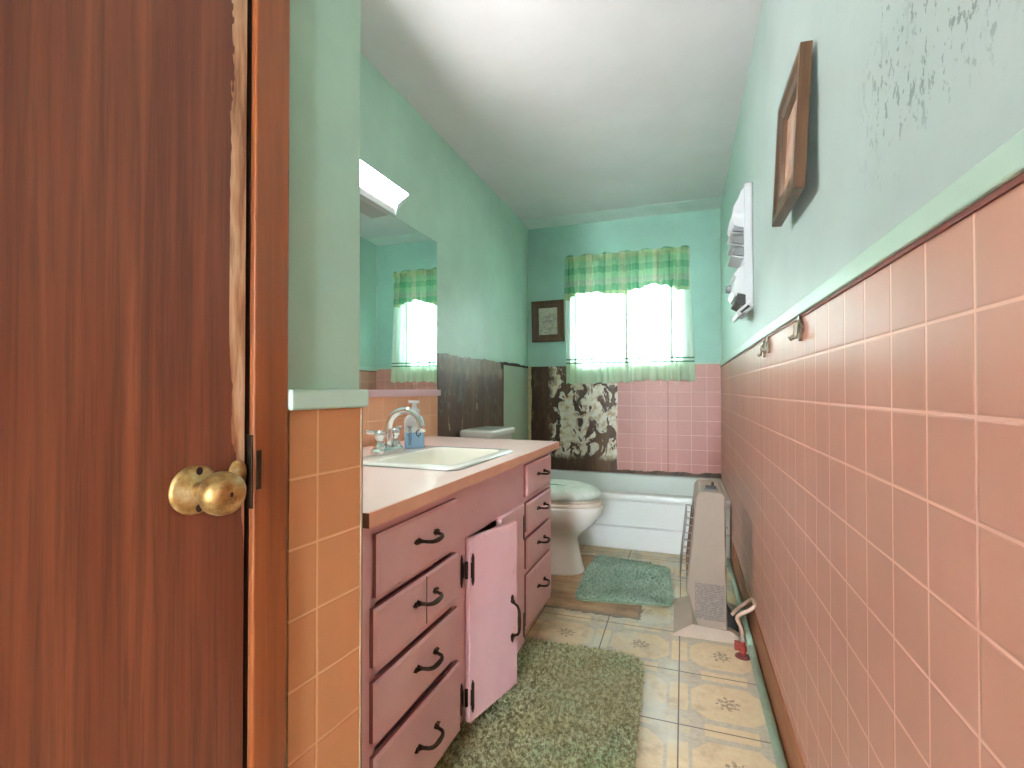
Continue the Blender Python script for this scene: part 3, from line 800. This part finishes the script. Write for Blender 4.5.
b = MB().loft([egg(.592, .225, .180, .414), egg(.592, .243, .194, .436), egg(.590, .240, .192, .462), egg(.583, .205, .166, .486), egg(.575, .13, .11, .496)])
o = b.obj('lid_cover', M_lid, lid, smooth=True)
dm = o.modifiers.new('sub', 'SUBSURF'); dm.render_levels = 2
MB().tube([(.47, -.10, .494), (.52, -.075, .497), (.60, -.07, .495), (.66, -.06, .491)], .003, 6).obj('cover_seam', simple('cover_seam_thread', (96,140,122), .8), o)
b = MB().loft([rrect(.03, -.165, .205, .165, .03, .40), rrect(.026, -.175, .215, .175, .03, .56), rrect(.024, -.18, .22, .18, .03, .76)])
b.obj('tank', M_porc, to, smooth=True)
b = MB().loft([rrect(.022, -.190, .235, .19, .03, .757), rrect(.020, -.192, .238, .192, .03, .765), rrect(.020, -.192, .238, .192, .03, .788), rrect(.028, -.184, .23, .184, .03, .797)])
b.obj('tank_lid', M_porc, to, smooth=True, bevel=.002)
MB().box((.20, -.11, .30), (.36, .11, .385)).obj('bowl_back', M_porc, to, bevel=.02)
MB().tube([(.215, -.15, .71), (.235, -.15, .71), (.24, -.13, .709), (.24, -.09, .706)], .006, 8).obj('flush_lever', M_chrome, to, smooth=True)

# ---------------------------------------------------------------- bathtub
tb = thing('bathtub', 'white enamel bathtub along the back wall under the window', 'bathtub', (XL, 3.27, 0))
Wt, Dt, Ht = XR-XL-.010, YB-3.27-.006, .362
oa = lambda x0, y0, x1, y1, r, z: rrect(x0, y0, x1, y1, r, z, 5)
b = MB().loft([oa(.003, .02, Wt, Dt, .004, .0), oa(.003, .018, Wt, Dt, .004, .145), oa(.003, .006, Wt, Dt, .004, .155), oa(.003, .002, Wt, Dt, .004, Ht-.05), oa(.003, -.006, Wt, Dt, .004, Ht-.03),
               oa(.003, -.006, Wt, Dt, .004, Ht-.010), oa(.005, .004, Wt-.002, Dt-.002, .004, Ht)], True, False)
b.loft([oa(.005, .004, Wt-.002, Dt-.002, .004, Ht), oa(.09, .085, Wt-.07, Dt-.05, .12, Ht), oa(.10, .098, Wt-.08, Dt-.06, .12, Ht-.012)], False, False)
b.obj('shell', M_tub, tb, smooth=False, bevel=.004)
b = MB().loft([oa(.10, .098, Wt-.08, Dt-.06, .12, Ht-.012), oa(.13, .12, Wt-.10, Dt-.085, .13, .2), oa(.18, .16, Wt-.14, Dt-.13, .15, .07), oa(.24, .21, Wt-.20, Dt-.18, .15, .05)], False, True)
b.obj('basin', M_tub, tb, smooth=True)

# ---------------------------------------------------------------- gas heater
hx = thing('gas_heater', 'beige upright gas space heater beside the pink tiled wall', 'heater', (0, 2.24, 0))
pf = [(.050,.040),(.168,.036),(.163,.590),(.150,.606),(.064,.608),(.048,.588),(.007,.190)]
b = MB().prism([(x, 0, z) for x, z in pf], (0, .31, 0))
case = b.obj('casing', M_beige, hx, bevel=.008, seg=3)
b = MB().loft([[(-.048, -.03, 0), (.252, -.022, 0), (.252, .345, 0), (-.048, .345, 0)], [(-.046, -.028, .006), (.25, -.02, .006), (.25, .343, .006), (-.046, .343, .006)],
               [(.030, -.004, .046), (.180, -.004, .040), (.180, .312, .040), (.030, .312, .046)]])
b.obj('base', M_heat_base, hx, bevel=.002)
# heating front: dark recess, radiants, wire guard along the sloping face
def slope(z, off=0):      # x on the front face for a height
    return .007+(.048-.007)*(z-.19)/(.588-.19)-off
b = MB().prism([(slope(.235, .002), .035, .235), (slope(.52, .002), .035, .52), (slope(.52, -.012), .035, .52), (slope(.235, -.012), .035, .235)], (0, .24, 0))
rc = b.obj('burner_recess', M_black, hx)
for k in range(3):
    y = .05+k*.072
    MB().prism([(slope(.25, .006), y, .25), (slope(.49, .006), y, .49), (slope(.49, 0), y, .49), (slope(.25, 0), y, .25)], (0, .058, 0)).obj('radiant', M_ceramic, rc)
b = MB()
for k in range(9):
    z = .222+k*.033; b.tube([(slope(z, -.002), .03, z), (slope(z, .026), .034, z), (slope(z, .026), .276, z), (slope(z, -.002), .28, z)], .0022, 6)
for y in (.04, .10, .155, .21, .27): b.tube([(slope(.22, .028), y, .22), (slope(.49, .028), y, .49)], .0025, 6)
b.obj('wire_guard', M_steel, hx, smooth=True)
kn = MB().box((.080, .035, .606), (.137, .075, .611)).obj('control_plate', M_grey_pl, hx, bevel=.002)
b = MB().box((.087, .045, .610), (.130, .062, .624)).lathe([(.001,.62),(.006,.62),(.006,.640),(.001,.641)], (.117, .055, 0), 'z', 12); b.obj('control_knob', M_black, kn, bevel=.001)
n = N('label_sheet', (190,176,164), .5)
x, y, z = n.xyz()
row = n.math('FRACT', n.mul(z, 145.0)); ink = n.mul(n.gt(row, .42), n.gt(n.noise(420, 2, .5, (1, 1, .25)), .44))
ink = n.mul(ink, n.gt(n.noise(60, 2, .5, (.6, 1, 2.2), (1, 0, 3)), .38))
n.col(n.mix(n.mul(ink, .55), (142,130,124), (66,56,56))); M_lab = n.m
MB().box((.042, -.0012, .072), (.158, 0, .222)).obj('warning_label', M_lab, hx)
for z in (.46, .30, .14): MB().lathe([(.0005,0),(.0035,0),(.003,.003),(.0005,.0035)], (.168, .012, z), 'x', 8).obj('screw', M_black, hx)
b = MB().prism([(.165, .03, .02), (.215, .03, .02), (.212, .03, .05), (.190, .03, .085), (.165, .03, .115)], (0, .08, 0)); b.obj('inlet_shroud', M_black, hx, bevel=.003)

# gas valve with its tube
gv = thing('gas_valve', 'red handled gas valve on the floor beside the heater', 'valve', (.213, 2.12, 0))
MB().lathe([(.001,0),(.028,0),(.028,.003),(.020,.008),(.001,.009)], (0,0,0), 'z', 22).obj('flange', simple('maroon_flange', (112,52,50), .4), gv, smooth=True)
MB().lathe([(.001,.006),(.011,.006),(.011,.020),(.015,.024),(.015,.040),(.010,.046),(.010,.062),(.001,.063)], (0,0,0), 'z', 14).obj('valve_body', M_red, gv)
MB().box((-.030, -.012, .024), (-.008, .010, .058)).obj('handle', M_red, gv, bevel=.005)
b = MB().lathe([(.001,.060),(.0125,.060),(.0125,.072),(.009,.075),(.009,.088),(.001,.089)], (0,0,0), 'z', 6); b.obj('nut', M_steel, gv, bevel=.001)
def smooth_path(pts, n=6):
    out = []; P_ = [Vector(p) for p in pts]
    for i in range(len(P_)-1):
        p0 = P_[max(0,i-1)]; p1 = P_[i]; p2 = P_[i+1]; p3 = P_[min(len(P_)-1,i+2)]
        for k in range(n):
            t_ = k/n
            out.append(.5*((2*p1)+(p2-p0)*t_+(2*p0-5*p1+4*p2-p3)*t_*t_+(3*p1-p0-3*p2+p3)*t_**3))
    out.append(P_[-1]); return out
MB().tube(smooth_path([(0,0,.085), (-.004,0,.11), (-.018,.005,.138), (-.010,.005,.158), (.018,.0,.178), (.040,.0,.196), (.046,.02,.205), (.036,.07,.195), (.0,.14,.13), (-.03,.17,.08)]), .0075, 10).obj('flexible_tube', M_tubeflex, gv, smooth=True)

# mint pipe along the foot of the right wall, with its coupling
pp = thing('wall_pipe', 'mint painted pipe lying along the foot of the right wall', 'pipe', (.249, 0, .0145))
MB().tube([(0, YF+.01, 0), (0, 2.12, 0)], .0140, 14).tube([(.003, 2.16, -.002), (.003, 3.255, -.002)], .0115, 14).obj('pipe_run', M_pipe, pp, smooth=True)
MB().tube([(0, 2.075, .001), (0, 2.105, .001), (0, 2.11, .001), (.001, 2.15, .001), (.002, 2.175, 0)], [.0135, .0145, .0145, .0142, .0125], 12).obj('coupling', M_pipe, pp)

# ---------------------------------------------------------------- shag rugs
def shag(name, outline, label, loc, rot, h, npile, length, m_p, m_b, hump=None):
    r = thing(name, label, 'bath mat', loc, rot)
    hf = hump or (lambda x, y: 0)
    xs = [p[0] for p in outline]; ys = [p[1] for p in outline]
    cx, cy = sum(xs)/len(xs), sum(ys)/len(ys)
    def inside(x, y, sh=1.0):
        c_ = False; j = len(outline)-1
        for i in range(len(outline)):
            xi, yi = outline[i]; xj, yj = outline[j]
            if (yi > y) != (yj > y) and x < (xj-xi)*(y-yi)/(yj-yi)+xi: c_ = not c_
            j = i
        return c_
    b = MB(); n = len(outline); rings = [[(x, y, .001+hf(x, y)) for x, y in outline], [(x, y, h*.5+hf(x, y)) for x, y in outline]]
    for q in (.97, .8, .6, .4, .2, .02): rings.append([(cx+(x-cx)*q, cy+(y-cy)*q, h+hf(cx+(x-cx)*q, cy+(y-cy)*q)) for x, y in outline])
    b.loft(rings, True, True); b.obj('backing', m_b, r, smooth=True)
    V, F = [], []
    x0, x1, y0, y1 = min(xs), max(xs), min(ys), max(ys); k = 0
    while k < npile:
        x, y = random.uniform(x0, x1), random.uniform(y0, y1)
        if not inside(x, y): continue
        k += 1
        L = length*random.uniform(.7, 1.25); a = random.uniform(0, 2*PI)
        cl = mnoise.noise(Vector((x*45, y*45, 1)))*PI*2
        lean = random.uniform(.25, 1.0)*L; la = cl+random.uniform(-1.0, 1.0)
        w = random.uniform(.0016, .0028); wx, wy = w*math.cos(a), w*math.sin(a)
        bx, by = lean*math.cos(la), lean*math.sin(la); z0 = h*.85+hf(x, y); o = len(V)
        V += [(x-wx, y-wy, z0), (x+wx, y+wy, z0), (x+bx*.35+wx*.9, y+by*.35+wy*.9, z0+L*.55), (x+bx*.35-wx*.9, y+by*.35-wy*.9, z0+L*.55), (x+bx, y+by, z0+L*.85)]
        F += [(o, o+1, o+2, o+3), (o+3, o+2, o+4)]
    me = bpy.data.meshes.new('pile'); me.from_pydata(V, [], F); me.materials.append(m_p); me.update()
    p = bpy.data.objects.new('pile', me); COL.objects.link(p); p.parent = r; p['kind'] = 'stuff'
    return r
def rr2(x0, y0, x1, y1, r): return [(p[0], p[1]) for p in rrect(x0, y0, x1, y1, r, 0, 6)]
shag('shag_rug', rr2(-.285, -.52, .285, .52, .09), 'large olive green shag rug on the floor in front of the vanity doors', (-.415, 1.43, 0), (0, 0, math.radians(1.5)), .016, 42000, .017, M_rug, M_rug_base)
o2 = [(-.228,-.30),(-.20,-.325),(.19,-.262),(.225,-.245),(.232,-.20),(.205,.20),(.18,.235),(.03,.275),(-.12,.31),(-.20,.325),(-.225,.30),(-.235,.0)]
def densify(o):
    out = []
    for (a, b_), (c_, d_) in zip(o, o[1:]+o[:1]):
        for k in range(4): out.append((a+(c_-a)*k/4, b_+(d_-b_)*k/4))
    return out
shag('shag_bath_mat', densify(o2), 'small mint green shag bath mat rumpled between the toilet and the heater', (-.285, 2.74, 0), (0, 0, 0), .014, 22000, .017, M_mat, M_mat_base, hump=lambda x, y: .022*math.exp(-((y-.10-.25*x)/.07)**2)*math.exp(-((x+.02)/.22)**2))

# ---------------------------------------------------------------- unseen globe added behind the viewpoint to brighten the near end
cl = thing('added_fill_globe', 'added warm globe, an unseen fill light behind the camera', 'light', (-.18, -.55, ZC))
MB().lathe([(.001,0),(.075,0),(.075,-.02),(.06,-.035),(.001,-.036)], (0,0,0), 'z', 24).obj('canopy', M_white_trim, cl, smooth=True)
MB().lathe([(.05,-.03),(.09,-.05),(.12,-.09),(.125,-.13),(.105,-.175),(.06,-.205),(.001,-.212)], (0,0,0), 'z', 28).obj('globe', emit('warm_fill_glow', (255,224,190), 3), cl, smooth=True)

# ---------------------------------------------------------------- sky and camera
wd = bpy.data.worlds.new('daylight'); S.world = wd; wd.use_nodes = True
bg = wd.node_tree.nodes['Background']; bg.inputs[0].default_value = (.86, .95, 1, 1); bg.inputs[1].default_value = 62

f, H = 495.0, 1.035
phi = math.atan(6/f); yaw = math.atan(171.5*math.cos(phi)/f)
cd = bpy.data.cameras.new('camera'); cam = bpy.data.objects.new('camera', cd); COL.objects.link(cam)
cd.sensor_width = 36; cd.lens = f/1024*36; cd.clip_start = .02
cam.location = (0, 0, H); cam.rotation_euler = (PI/2+phi, 0, yaw)
S.camera = cam
S.view_settings.view_transform = 'Standard'; S.view_settings.look = 'None'; S.view_settings.gamma = 1
S.view_settings.use_curve_mapping = False; S.view_settings.exposure = 0.92
S.cycles.use_denoising = True
S.cycles.max_bounces = 12; S.cycles.diffuse_bounces = 6; S.cycles.sample_clamp_indirect = 8
